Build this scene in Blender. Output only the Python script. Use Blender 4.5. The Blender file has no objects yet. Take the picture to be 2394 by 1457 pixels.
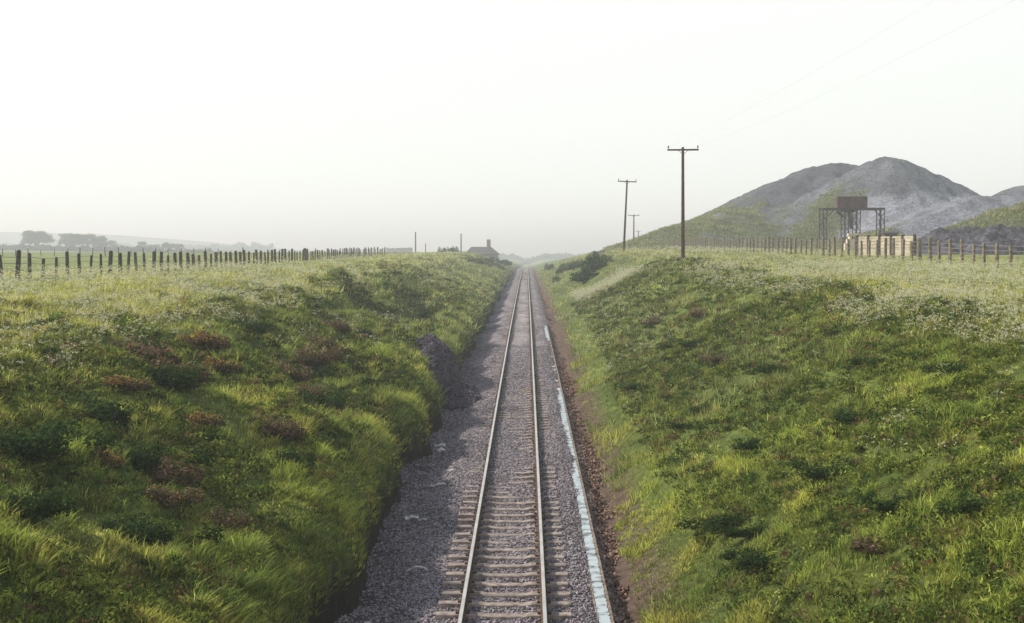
import bpy, math, random
import numpy as np
from mathutils import Vector
rng=np.random.default_rng(7); random.seed(7)
scene=bpy.context.scene
scene.view_settings.view_transform='Standard'; scene.view_settings.look='None'; scene.view_settings.exposure=0
coll=scene.collection

# ---------------- noise ----------------
def _h(ix,iy,s):
    v=np.sin(ix*127.1+iy*311.7+s*74.7)*43758.5453
    return v-np.floor(v)
def vn(x,y,s=0):
    x=np.asarray(x,float);y=np.asarray(y,float)
    ix=np.floor(x);iy=np.floor(y);fx=x-ix;fy=y-iy
    fx=fx*fx*(3-2*fx);fy=fy*fy*(3-2*fy)
    return (_h(ix,iy,s)*(1-fx)+_h(ix+1,iy,s)*fx)*(1-fy)+(_h(ix,iy+1,s)*(1-fx)+_h(ix+1,iy+1,s)*fx)*fy
def fbm(x,y,s=0,o=4):
    t=0;a=.5;n=0
    for i in range(o):
        t=t+a*vn(x,y,s+i*3.1);n+=a;a*=.5;x=np.asarray(x)*2.03+5.1;y=np.asarray(y)*2.03+1.7
    return t/n-0.5
def ss(x,a,b):
    t=np.clip((np.asarray(x,float)-a)/(b-a),0,1);return t*t*(3-2*t)

# ---------------- terrain functions (metres) ----------------
TC=-0.42
def zt(Y): return np.interp(Y,[-60,0,25,57,104,200,312,400,600,1000,3000],[-1.2,-.45,0,.62,1.32,2.1,2.75,2.85,1.8,0,0])
def zl(Y): return np.interp(Y,[-60,0,66,100,135,220,306,345,420,1000],[5.1,5.2,5.45,5.55,5.9,6.7,7.5,6.2,4.8,4.0])
def zr(Y): return np.interp(Y,[-60,0,60,84,108,172,250,350,600,1000],[5.0,5.1,5.45,5.8,6.4,7.3,8.0,7.6,5.5,4.0])
def tus(X,Y,s):
    return (1-np.abs(2*vn(X,Y,s)-1))**.7
def ground(X,Y):
    X=np.asarray(X,float);Y=np.asarray(Y,float)
    t=zt(Y)
    al=-X-3.5+1.7*fbm(Y/3.0,X*0+3.3,5,3)
    ar=X-2.65+1.1*fbm(Y/3.0,X*0+9.3,6,3)
    str_=1+.5*ss(Y,190,230)
    HL=zl(Y)-t; HR=zr(Y)-t
    pl=np.interp(al,[-.3,0,.25,.9,8,12,16],[-.11,-.08,.18,.30,.86,.97,1.0])
    pr=np.interp(ar/str_,[-.5,0,.5,5.6,9,13,20],[-.06,0,.07,.66,.93,.98,1.0])
    zL=t+pl*HL; zR=t+pr*HR
    onl=ss(al,.3,1.7)*(1-.75*ss(al,10,16)); onr=ss(ar,.1,1.6)*(1-.75*ss(ar,10,16))
    u=X+Y*.55
    big=fbm(u/2.6,Y/8.0,11,3)*1.4+fbm(X/1.5,Y/2.0,12,3)*.7
    zL=zL+onl*(big*.95+.30*tus(X/1.2,Y/1.7,13)-.15)
    zR=zR+onr*(fbm((X-Y*.3)/4.0,Y/7.0,21,3)*.5+fbm(X/1.5,Y/1.7,22,3)*.5+.2*tus(X/1.1,Y/1.5,23)-.1)
    for cx,cy,sx,sy,d in [(-9.0,78,1.0,6,2.0),(-7.2,86,1.0,7,2.5),(-8.8,104,1.0,8,1.5),(-9,62,1.0,5,.7)]:
        dx=(X-cx)-(Y-cy)*-.10
        zL=zL-d*np.exp(-(dx/sx)**2-((Y-cy)/sy)**2)+.6*d*np.exp(-((dx+1.7)/sx)**2-((Y-cy)/sy)**2)
    zR=zR-1.3*np.exp(-((X-7.5)/3.2)**2-((Y-133)/14)**2)
    wl=ss(-X,40,260)*ss(Y,260,700)
    zL=zL*(1-wl)+wl*np.interp(Y,[200,700,1500,6000],[7,10.5,12.5,9])
    return np.where(X<0,zL,zR)

# ---------------- mesh helpers ----------------
def link(o): coll.objects.link(o); return o
def np_mesh(name,V,F,col=None,smooth=False):
    me=bpy.data.meshes.new(name)
    V=np.asarray(V,np.float32);F=np.asarray(F,np.int32);k=F.shape[1]
    me.vertices.add(len(V));me.vertices.foreach_set('co',V.ravel())
    me.loops.add(F.size);me.loops.foreach_set('vertex_index',F.ravel())
    me.polygons.add(len(F));me.polygons.foreach_set('loop_start',np.arange(0,F.size,k,dtype=np.int32))
    if smooth: me.polygons.foreach_set('use_smooth',np.ones(len(F),bool))
    me.update(calc_edges=True)
    if col is not None:
        c=np.ones((len(V),4),np.float32);c[:,:3]=col
        a=me.attributes.new('Col','FLOAT_COLOR','POINT');a.data.foreach_set('color',c.ravel())
    return me
def obj(name,me,mat=None,**kw):
    o=bpy.data.objects.new(name,me)
    if mat is not None and me is not None: me.materials.append(mat)
    link(o)
    for k,v in kw.items(): o[k]=v
    return o
def grid_mesh(name,xs,ys,zf,colf=None):
    X,Y=np.meshgrid(xs,ys);Z=zf(X,Y)
    V=np.stack([X,Y,Z],-1).reshape(-1,3);nx=len(xs);ny=len(ys)
    i=np.arange(nx-1)[None,:]+np.arange(ny-1)[:,None]*nx;i=i.ravel()
    F=np.stack([i,i+1,i+1+nx,i+nx],1)
    c=colf(X,Y,Z).reshape(-1,3) if colf else None
    return np_mesh(name,V,F,c,True)
def boxes(lst):
    V=[];F=[]
    for b in lst:
        cx,cy,cz,sx,sy,sz=b[:6];r=b[6] if len(b)>6 else 0
        n=len(V);c,s=math.cos(r),math.sin(r)
        for dz in(-.5,.5):
            for dx,dy in((-.5,-.5),(.5,-.5),(.5,.5),(-.5,.5)):
                x=dx*sx;y=dy*sy
                V.append((cx+x*c-y*s,cy+x*s+y*c,cz+dz*sz))
        F+=[(n,n+3,n+2,n+1),(n+4,n+5,n+6,n+7),(n,n+1,n+5,n+4),(n+1,n+2,n+6,n+5),(n+2,n+3,n+7,n+6),(n+3,n,n+4,n+7)]
    return V,F
def py_mesh(name,V,F):
    me=bpy.data.meshes.new(name);me.from_pydata(V,[],F);me.update();return me
def beam(V,F,p,q,w,w2=None,n=4):
    p=Vector(p);q=Vector(q);d=(q-p).normalized();w2=w if w2 is None else w2
    a=d.orthogonal().normalized() if abs(d.z)<.99 else Vector((1,0,0));b=d.cross(a).normalized()
    k=len(V)
    for c,r in((p,w),(q,w2)):
        for i in range(n):
            t=2*math.pi*(i+.5)/n
            V.append(tuple(c+a*math.cos(t)*r+b*math.sin(t)*r))
    for i in range(n):
        j=(i+1)%n;F.append((k+i,k+j,k+n+j,k+n+i))
    F.append(tuple(k+n-1-i for i in range(n)));F.append(tuple(k+n+i for i in range(n)))

# ---------------- materials ----------------
def new_mat(name):
    m=bpy.data.materials.new(name);m.use_nodes=True;nt=m.node_tree
    return m,nt,nt.nodes['Principled BSDF'],nt.nodes['Material Output']
def simple(name,c1,c2,scale=8,rough=.85,bump=.3,metal=0,lo=.35,hi=.68):
    m,nt,p,o=new_mat(name);N=nt.nodes;L=nt.links
    tc=N.new('ShaderNodeNewGeometry');no=N.new('ShaderNodeTexNoise');no.inputs['Scale'].default_value=scale;no.inputs['Detail'].default_value=6
    L.new(tc.outputs['Position'],no.inputs['Vector'])
    r=N.new('ShaderNodeValToRGB');r.color_ramp.elements[0].position=lo;r.color_ramp.elements[1].position=hi
    r.color_ramp.elements[0].color=(*c1,1);r.color_ramp.elements[1].color=(*c2,1)
    L.new(no.outputs['Fac'],r.inputs['Fac']);L.new(r.outputs['Color'],p.inputs['Base Color'])
    p.inputs['Roughness'].default_value=rough;p.inputs['Metallic'].default_value=metal;p.inputs['Specular IOR Level'].default_value=.25
    if bump:
        b=N.new('ShaderNodeBump');b.inputs['Strength'].default_value=bump;b.inputs['Distance'].default_value=.02
        L.new(no.outputs['Fac'],b.inputs['Height']);L.new(b.outputs['Normal'],p.inputs['Normal'])
    return m
def leafmat(name,trans=.35):
    m,nt,p,o=new_mat(name);N=nt.nodes;L=nt.links;N.remove(p)
    a=N.new('ShaderNodeAttribute');a.attribute_name='Col'
    d=N.new('ShaderNodeBsdfDiffuse');t=N.new('ShaderNodeBsdfTranslucent');mx=N.new('ShaderNodeMixShader');mx.inputs[0].default_value=trans
    L.new(a.outputs['Color'],d.inputs['Color']);L.new(a.outputs['Color'],t.inputs['Color'])
    L.new(d.outputs[0],mx.inputs[1]);L.new(t.outputs[0],mx.inputs[2]);L.new(mx.outputs[0],o.inputs['Surface'])
    return m
def groundmat(name,scale,amp=.6,bumpd=.05,vor=False,vs=17):
    m,nt,p,o=new_mat(name);N=nt.nodes;L=nt.links
    a=N.new('ShaderNodeAttribute');a.attribute_name='Col'
    g=N.new('ShaderNodeNewGeometry')
    no=N.new('ShaderNodeTexNoise');no.inputs['Scale'].default_value=scale;no.inputs['Detail'].default_value=8;no.inputs['Roughness'].default_value=.68
    L.new(g.outputs['Position'],no.inputs['Vector'])
    mr=N.new('ShaderNodeMapRange');mr.inputs['From Min'].default_value=.3;mr.inputs['From Max'].default_value=.7
    mr.inputs['To Min'].default_value=1-amp;mr.inputs['To Max'].default_value=1+amp
    L.new(no.outputs['Fac'],mr.inputs['Value'])
    mul=N.new('ShaderNodeVectorMath');mul.operation='SCALE'
    L.new(a.outputs['Color'],mul.inputs[0]);L.new(mr.outputs[0],mul.inputs['Scale'])
    last=mul.outputs[0];hgt=no.outputs['Fac']
    if vor:
        v=N.new('ShaderNodeTexVoronoi');v.inputs['Scale'].default_value=vs;L.new(g.outputs['Position'],v.inputs['Vector'])
        hs=N.new('ShaderNodeSeparateColor');L.new(v.outputs['Color'],hs.inputs[0])
        m2=N.new('ShaderNodeMapRange');m2.inputs['To Min'].default_value=.4;m2.inputs['To Max'].default_value=1.7;L.new(hs.outputs[0],m2.inputs['Value'])
        mu2=N.new('ShaderNodeVectorMath');mu2.operation='SCALE';L.new(last,mu2.inputs[0]);L.new(m2.outputs[0],mu2.inputs['Scale']);last=mu2.outputs[0]
        inv=N.new('ShaderNodeMath');inv.operation='SUBTRACT';inv.inputs[0].default_value=1;L.new(v.outputs['Distance'],inv.inputs[1]);hgt=inv.outputs[0]
    L.new(last,p.inputs['Base Color'])
    b=N.new('ShaderNodeBump');b.inputs['Strength'].default_value=.9;b.inputs['Distance'].default_value=bumpd
    L.new(hgt,b.inputs['Height']);L.new(b.outputs['Normal'],p.inputs['Normal'])
    p.inputs['Roughness'].default_value=.95;p.inputs['Specular IOR Level'].default_value=.1
    return m
M_ground=groundmat('grassland',3,.5,.08)
M_ballast=groundmat('ballast',1.3,.3,.04,True)
M_spoil=groundmat('spoil',2.0,.7,.8)
M_leaf=leafmat('grass_blades',.4)
M_bush=leafmat('bush_leaves',.3)
M_stone=leafmat('stone',0)
M_wood=simple('weathered_wood',(.03,.024,.02),(.085,.065,.05),6)
M_post=simple('pale_timber_post',(.10,.08,.06),(.28,.22,.16),5)
M_pole=simple('creosoted_pole',(.06,.03,.018),(.13,.065,.04),3)
M_wire=simple('galvanised_wire',(.12,.12,.12),(.2,.2,.2),3,.6,0)
M_owire=simple('overhead_wire',(.4,.4,.4),(.5,.5,.5),3,.6,0)
M_porc=simple('porcelain',(.05,.03,.02),(.1,.06,.04),5,.3,0)
M_conc=simple('sleeper_concrete',(.18,.14,.12),(.46,.37,.32),7,.9,.3)
M_rust=simple('rusty_rail',(.05,.025,.015),(.13,.065,.04),9,.8,.3)
M_polish=simple('polished_rail_head',(.6,.55,.51),(.78,.73,.69),2,.36,0,.9)
M_lid=simple('pale_lid',(.17,.18,.185),(.48,.54,.57),4.2,.6,.3,0,.36,.5)
M_chan=simple('channel_concrete',(.16,.11,.09),(.36,.28,.21),6,.9,.3)
M_steel=simple('dark_steel',(.035,.027,.032),(.08,.058,.06),2,.7,.1)
M_hop=simple('rusty_steel_hopper',(.06,.034,.028),(.13,.07,.055),1,.8,.1)
M_white=simple('pale_board',(.4,.38,.36),(.75,.72,.67),6,.7,.2)
M_slate=simple('slate_roof',(.10,.095,.095),(.18,.17,.165),3,.7,.2)
M_wall=simple('stone_wall',(.3,.27,.24),(.45,.42,.37),3,.9,.2)
M_panel=simple('weathered_panel',(.48,.4,.3),(.7,.6,.46),1.5,.9,.1)
M_glass=simple('dark_window',(.02,.025,.03),(.04,.045,.05),1,.15,0)
M_bark=simple('bark',(.06,.05,.045),(.12,.1,.08),2)

# ---------------- ground sheet ----------------
def growth(a,b,s0,g):
    out=[a];s=s0
    while out[-1]<b: out.append(out[-1]+s);s*=g
    return out
xs=sorted(set([-x for x in growth(36,9000,.8,1.16)]+list(np.arange(-36,-16,.5))+list(np.arange(-16,-4.6,.15))+list(np.arange(-4.6,-2.5,.09))+list(np.arange(-2.5,2,.6))+list(np.arange(2,16,.16))+list(np.arange(16,36,.5))+growth(36,9000,.8,1.16)))
ys=[-60,-40,-25,-12,-4]+growth(0,9500,.19,1.0113)
def gcol(X,Y,Z):
    n=fbm(X/5,Y/7,31,4)[...,None];n2=fbm(X/1.3,Y/1.6,33,3)[...,None]
    c=np.array([.085,.11,.026])*(1+1.2*n)+np.array([.05,.035,.005])*np.clip(n2*2,0,1)
    top=ss(np.abs(X),10,24)[...,None];c=c*(1-top)+top*(np.array([.19,.215,.06])*(1+.8*n))
    far=ss(Y,200,900)[...,None]
    f=(_h(np.floor(X/140+Y/300),np.floor(Y/260),4))[...,None]
    c=c*(1-far)+far*(np.array([.12,.18,.065])*(.6+.9*f))
    br=(ss(X,1.2,1.6)*(1-ss(X,2.5,3.2)))[...,None];c=c*(1-br)+br*np.array([.11,.074,.058])
    lw=((X<0)&(Z<zt(Y)+.5)&(X>-5.5)&(Y<400))[...,None];c=np.where(lw,np.array([.035,.03,.024]),c)  # bare earth at left bank foot, coloured darker to deepen the bank's shadow
    return np.clip(c,.01,1)
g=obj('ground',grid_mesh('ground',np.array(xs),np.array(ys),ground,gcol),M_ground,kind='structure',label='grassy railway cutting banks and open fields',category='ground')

# ---------------- track bed ----------------
def bed(X,Y):
    t=zt(Y);x=X-TC
    base=np.interp(Y,[20,28,33,38,46,80],[-.05,-.045,-.02,.005,.012,.02])
    sh=-.30*ss(np.abs(x),1.45,2.6)
    z=t+base+sh+.06*fbm(X/.5,Y/.7,41,3)+.13*fbm(X/1.1,Y/2.6,42,2)*ss(Y,26,34)
    z=z+.22*fbm(X/.35,Y/.4,44,3)*ss(np.abs(x),1.7,2.4)
    return z
def bcol(X,Y,Z):
    n=fbm(X/.9,Y/3,45,4)[...,None]
    c=np.array([.225,.195,.205])*(1+1.1*n)
    mid=np.exp(-((X-TC)/.5)**2)*ss(Y,60,90)*(.4+1.2*ss(fbm(X*0+1,Y/9,46,2),-.1,.25));mid=mid[...,None]
    c=c+mid*.06
    dk=(1-ss(X+.6*fbm(X,Y/2,47,3),-3.4,-2.5))[...,None];c=c*(1-.4*dk)  # left shoulder: dirt, plus painted darkening that strengthens the bank's shadow
    br=ss(X+.6*fbm(X*2,Y/1.0,48,3),1.45,1.9)[...,None];c=c*(1-br)+br*np.array([.13,.084,.066])*(1+3.0*fbm(X/.4,Y/.7,49,4)[...,None])
    oil=np.exp(-((np.abs(X-TC)-.75)/.16)**2)[...,None];c=c*(1-.35*oil)+oil*np.array([.03,.012,0])
    return np.clip(c,.01,1)
bx=np.arange(-4.7,3.5,.075);by=np.array(growth(6,480,.07,1.0045))
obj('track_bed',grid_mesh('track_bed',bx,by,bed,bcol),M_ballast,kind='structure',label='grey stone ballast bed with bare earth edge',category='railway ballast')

def stones(n,Xr,Yr,hf,size,cf,seed=1):
    r=np.random.default_rng(seed)
    X=r.uniform(*Xr,n);Y=Yr[0]*(Yr[1]/Yr[0])**r.random(n)
    return stones_at(X,Y,hf,size,cf,r)
def stones_at(X,Y,hf,size,cf,r):
    n=len(X);S=r.uniform(.5,1,n)*size;Z=hf(X,Y)+S*.35
    o=np.array([[1,0,0],[-1,0,0],[0,1,0],[0,-1,0],[0,0,1],[0,0,-1]],float)
    v=o[None]*r.uniform(.6,1.2,(n,6,1))+r.normal(0,.22,(n,6,3));v[...,2]*=.75
    th=r.uniform(0,6.28,n);c,s=np.cos(th),np.sin(th)
    x=v[...,0]*c[:,None]-v[...,1]*s[:,None];y=v[...,0]*s[:,None]+v[...,1]*c[:,None]
    V=np.stack([x*S[:,None]+X[:,None],y*S[:,None]+Y[:,None],v[...,2]*S[:,None]+Z[:,None]],-1)
    f=np.array([[0,2,4],[2,1,4],[1,3,4],[3,0,4],[2,0,5],[1,2,5],[3,1,5],[0,3,5]])
    F=(f[None]+np.arange(n)[:,None,None]*6).reshape(-1,3)
    C=np.repeat(cf(X,Y,r)[:,None,:],6,1).reshape(-1,3)
    return V.reshape(-1,3),F,C
def join(parts):
    V=[];F=[];C=[];o=0
    for v,f,c in parts: V.append(v);F.append(f+o);C.append(c);o+=len(v)
    return np.concatenate(V),np.concatenate(F),np.concatenate(C)
def scol(X,Y,r):
    n=len(X);c=np.array([.285,.25,.265])*r.uniform(.25,1.8,(n,1))*(1+r.normal(0,.05,(n,3)))
    br=ss(X,1.4,1.9)[:,None];c=c*(1-br)+br*np.array([.20,.13,.10])*r.uniform(.2,2.0,(n,1))
    return np.clip(c,.01,.8)
V,F,C=join([stones(70000,(-3.9,1.7),(20,85),bed,.038,scol),stones(17000,(1.62,3.1),(20,75),bed,.062,scol,4)])
obj('ballast_stones',np_mesh('ballast_stones',V,F,C),M_stone,kind='stuff',label='loose grey and brown ballast stones',category='gravel')

# ---------------- sleepers ----------------
def sleeper_mesh():
    xs_=[-1.25,-.98,-.52,-.35,.35,.52,.98,1.25];zs=[-.0,.0,.0,-.03,-.03,.0,.0,-.0];V=[];F=[]
    for x,z in zip(xs_,zs):
        V+=[(x,-.14,-.2),(x,-.115,z-.012),(x,-.095,z),(x,.095,z),(x,.115,z-.012),(x,.14,-.2)]
    for i in range(len(xs_)-1):
        for j in range(5): F.append((i*6+j,i*6+j+1,i*6+6+j+1,i*6+6+j)[::-1])
    F.append((0,1,2,3,4,5));k=6*(len(xs_)-1);F.append((k+5,k+4,k+3,k+2,k+1,k))
    nf=len(F)
    bl=[]
    for s in(-1,1):
        for d in(-.105,.105): bl.append((s*.7525+d,0,.012,.05,.12,.035))
        bl.append((s*.7525,0,.004,.17,.19,.012))
    v,f=boxes(bl);F+=[tuple(a+len(V) for a in q) for q in f];V+=v
    me=py_mesh('railway_sleeper',V,F);me.materials.append(M_conc);me.materials.append(M_rust)
    for p in me.polygons[nf:]: p.material_index=1
    return me
sm=sleeper_mesh()
SP=.74;ysl=[19+i*SP for i in range(520)]
for y in ysl[:300]:
    o=bpy.data.objects.new('railway_sleeper',sm);link(o)
    z=float(zt(y));o.location=(TC+random.uniform(-.02,.02),y+random.uniform(-.02,.02),z+.03+random.uniform(-.008,.006))
    o.rotation_euler=(0.009,random.uniform(-.006,.006),random.uniform(-.012,.012))
    o['label']='tan concrete railway sleeper bedded in grey ballast';o['category']='railway sleeper';o['group']='sleepers under the track'
V,F=boxes([(TC,y,float(zt(y))-.06,2.5,.24,.18) for y in ysl[300:]])
obj('railway_sleepers',py_mesh('sleepers_far',V,F),M_conc,kind='stuff',label='distant run of tan concrete sleepers',category='railway sleeper')

# ---------------- rails ----------------
prof=[(-.07,0),(-.07,.012),(-.012,.03),(-.009,.115),(-.034,.125),(-.036,.15),(-.03,.158),(.03,.158),(.036,.15),(.034,.125),(.009,.115),(.012,.03),(.07,.012),(.07,0)]
def rail(x0):
    Y=growth(6,470,1.0,1.012);V=[];F=[];n=len(prof)
    for y in Y:
        z=float(zt(y))+.045
        V+=[(x0+px,y,z+pz) for px,pz in prof]
    mi=[]
    for i in range(len(Y)-1):
        for j in range(n):
            k=(j+1)%n;F.append((i*n+j,i*n+k,i*n+n+k,i*n+n+j));mi.append(1 if j in(5,6,7) else 0)
    F.append(tuple(range(n))[::-1]);mi.append(0);F.append(tuple(range((len(Y)-1)*n,len(Y)*n)));mi.append(0)
    me=py_mesh('rail',V,F);o=obj('rail',me,M_rust);me.materials.append(M_polish)
    me.polygons.foreach_set('material_index',mi)
    o['label']='rusty steel rail with shiny worn head on sleepers';o['category']='rail';o['group']='rails of the single track'
rail(TC-.7525);rail(TC+.7525)

# ---------------- cable trough ----------------
TX=1.44
V=[];F=[]
Yt=np.arange(14,108,1.0)
def zb(y): return float(zt(y))-.075
pr=[(-.15,-.15),(-.15,.0),(-.12,.0),(-.12,-.03),(.108,-.03),(.108,.045),(.155,.045),(.155,-.15)]
for y in Yt:
    z=zb(y);V+=[(TX+a,y,z+b) for a,b in pr]
n=len(pr)
for i in range(len(Yt)-1):
    for j in range(n):
        k=(j+1)%n;F.append((i*n+j,i*n+k,i*n+n+k,i*n+n+j))
trough=obj('cable_trough',py_mesh('cable_trough',V,F),M_chan,label='long concrete cable trough with pale blue lids beside the track',category='cable trough')
cnt=0
def lidmesh(seed):
    r=random.Random(seed);N=15;V=[];F=[]
    L=[(-.108+(r.uniform(.01,.06) if r.random()<.4 else 0)) for i in range(N)];R=[.102-(r.uniform(0,.04) if r.random()<.3 else 0) for i in range(N)]
    for i in range(N):
        yy=-.2995+.599*i/(N-1)
        V+=[(L[i],yy,0),(R[i],yy,0),(L[i],yy,.035),(R[i],yy,.035)]
    for i in range(N-1):
        a=i*4;b=a+4
        F+=[(a+2,a+3,b+3,b+2),(a,b,b+1,a+1),(a,a+2,b+2,b),(a+1,b+1,b+3,a+3)]
    F+=[(0,1,3,2),(b,b+2,b+3,b+1)]
    return py_mesh('lid',V,F)
lids=[lidmesh(i) for i in range(8)]
for l in lids: l.materials.append(M_lid)
y=20.0
while y<104 and cnt<100:
    if y<62 or y>90:
        o=bpy.data.objects.new('lid',random.choice(lids));link(o);o.parent=trough
        o.location=(TX+random.uniform(-.006,.001),y,zb(y)+random.uniform(0,.004));o.rotation_euler=(.012,random.uniform(-.01,.01),random.uniform(-.012,.012));cnt+=1
    elif random.random()<.15:
        o=bpy.data.objects.new('lid',random.choice(lids));link(o);o.parent=trough
        o.location=(TX,y,zb(y)-.02);o.scale=(.7,1,1);cnt+=1
    y+=.6

# ---------------- spoil heaps ----------------
pk=[(67.5,256,25.2,.58,2.6),(65.0,287,26.3,.50,3.5),(60.5,286,25.3,.46,3),(77,278,22.3,.46,3),(74,268,21.7,.5,2.5),(83,272,19.6,.42,3),(53,276,20.9,.44,3),(46,266,17.0,.42,3),(38,254,15.3,.38,3),(31,246,12.8,.38,4),(25,240,10.0,.3,5),(98,262,20.7,.46,3.5),(86,284,19.0,.4,5)]
def heap(X,Y):
    G=ground(X,Y)
    H=[]
    for i,(cx,cy,cz,s,r0) in enumerate(pk):
        dx=X-cx;dy=Y-cy;a=np.arctan2(dy,dx)
        r=np.hypot(dx,dy)*(1+.07*np.sin(a*5+i*2)+.03*np.sin(a*11+i));H.append(cz-s*(np.sqrt(r*r+r0*r0)-r0))
    e=np.minimum.reduce([(Y-200-.16*(X-60)),(X-44)*.8,(330-Y)*.8,(125-X)*.8])
    H.append(7.2+np.clip(e,-6,24.5+1.5*fbm(X/12,Y/30,59,2))*.39)
    r=np.hypot((X-63),(Y-172));H.append(13.2-.45*(np.sqrt(r*r+9)-3))
    H=np.array(H);k=5;m=H.max(0);Z=m+np.log(np.exp((H-m)*k).sum(0))/k
    Z=Z-.1
    gul=fbm((X+Y*.2)/3.0,Y/14,51,4)*1.2+fbm(X/1.3,Y/1.3,52,4)*.8
    lift=ss(Z-G,0,3)
    Z=Z+gul*lift
    return np.where(Z>G+.05,Z,G-1.0)
def greenmask(X,Y,Z):
    p=np.array([30.,212.]);q=np.array([58.,247.]);d=q-p;L=np.hypot(*d);t=((X-p[0])*d[0]+(Y-p[1])*d[1])/L/L
    dist=np.abs((X-p[0])*d[1]-(Y-p[1])*d[0])/L
    a=(1-ss(dist,2.4,5))*ss(t,-.5,-.2)*(1-ss(t,.85,1.1))
    b=(1-ss(X+.25*(Y-240),42,55))*.85
    r=np.hypot(X-64,Y-171);c=(1-ss(r,7,9.5))*ss(Z,9.3,10.3)
    m=np.maximum.reduce([a,b,c])
    return np.clip(m+fbm(X/4,Y/4,55,4)*1.8*(m>.02),0,1)
def hcol(X,Y,Z):
    n=fbm(X/5,Y/5,53,5)[...,None]
    c=np.array([.165,.165,.19])*(1+1.2*n)
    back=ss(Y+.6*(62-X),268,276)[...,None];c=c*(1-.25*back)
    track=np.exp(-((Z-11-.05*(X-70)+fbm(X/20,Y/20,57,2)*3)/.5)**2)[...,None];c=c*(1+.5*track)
    ben=(ss(X,50,60)*(1-ss(Y,240,252))*(1-ss(Z,17,18)))[...,None];c=c*(1+.7*ben)
    m=greenmask(X,Y,Z)[...,None]
    return np.clip(c*(1-m)+m*np.array([.13,.15,.06]),.02,1)
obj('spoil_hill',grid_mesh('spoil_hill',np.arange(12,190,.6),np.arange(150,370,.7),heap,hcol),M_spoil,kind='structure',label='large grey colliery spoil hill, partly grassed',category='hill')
def rub(X,Y):
    G=ground(X,Y)
    a=ss(X,36,43)*(1-ss(X,75,85))
    e=1-np.abs((Y-141-(X-45)*.1)/8.5)
    h=np.clip(e,-.2,1)*2.7*(.7+.5*vn(X/5,Y/5,61))*a+fbm(X/.9,Y/.9,62,4)*1.5*ss(e,0,.3)*a
    return np.where(h>.03,G+h,G-.6)
obj('rubble_bank',grid_mesh('rubble_bank',np.arange(32,88,.3),np.arange(128,156,.3),rub,lambda X,Y,Z:np.clip(np.array([.12,.11,.125])*(1+1.8*fbm(X/1.1,Y/1.1,63,4)[...,None]),.01,1)),M_spoil,kind='structure',label='long low bank of dark grey rubble',category='rubble')
def hills(X,Y):
    r=np.interp(X/Y,[-1.2,-.60,-.386,-.31,-.26,-.2,-.15,-.05,.2,.6],[44,44,41,38,31,20,12,3,3,8])
    return 2+r*np.exp(-((Y-2100)/330)**2)*(1+.2*fbm(X/250,Y/250,71,3))+3*fbm(X/80,Y/80,72,3)
obj('hill',grid_mesh('hill',np.arange(-3500,1800,30),np.arange(1200,2900,40),hills,lambda X,Y,Z:np.clip(np.array([.08,.11,.07])*(1+1.6*fbm(X/110,Y/110,73,3)[...,None]),.01,1)),M_ground,kind='structure',label='low distant hazy hills',category='hill')

def gh(X,Y):
    base=np.maximum(ground(X,Y),bed(X,Y))
    cx=np.interp(Y,[54,57,62,68,71],[-2.5,-2.9,-3.7,-4.9,-5.4]);w=np.interp(Y,[54.5,57,62,67,70],[.3,1.1,1.45,1.1,.3])
    m=np.clip(1-((X-cx)/w)**2,-.3,1)*ss(Y,54,58)*(1-ss(Y,65,70))
    return base-.06+.55*m+.12*fbm(X/.3,Y/.3,77,3)

LB=[(-9.1,32.8,.6,5),(-8.6,33.6,.45,3),(-8.2,31,.62,0),(-8.4,31.8,.45,4),(-7.5,42.4,.6,4),(-6.9,44.7,.6,5),(-7.3,43.4,.5,1),(-9.1,38,.55,3),(-8.3,36.4,.4,3),(-6.1,35.9,.55,1),(-6.3,36.6,.4,5),(-5.8,31.8,.5,5),(-8.5,27.2,.55,2),(-7.5,25.8,.55,1),(-6.6,25.8,.45,5),(-7.6,24.2,.35,3),(-7.3,19.8,.5,0),(-8.3,22.5,.55,2),(-6,21.3,.45,1),(-7.7,50,.5,4),(-5.0,28.5,.4,1),(-8.8,29.5,.35,3),(-9.8,35,.5,0),(-7.6,55,.45,5),(-7.4,60,.5,1),(-6.4,40,.35,4),(-7.0,29,.35,3),(-6.4,24,.35,4),(-5.6,39,.5,2),(-5.2,45,.45,0),(-5.5,24.5,.35,5),(-9.3,46,.5,2)]
RB=[(5.6,32.6,.5,0),(4.1,27.8,.55,1),(6,26.8,.5,2),(6.5,23.5,.5,0),(7.5,40.7,.5,1),(5.35,41.8,.5,2),(4.7,38.9,.45,0),(8.8,34,.5,1),(9,28.8,.4,2),(7.2,30,.45,0),(4.2,24.5,.5,1),(6.8,20.3,.4,2),(4.3,52,.5,0),(7,55,.6,1),(5.5,21.5,.3,5),(6.8,48,.5,5),(8,62,.6,5),(6.5,70,.6,5),(4.4,26.6,.4,0)]

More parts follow.
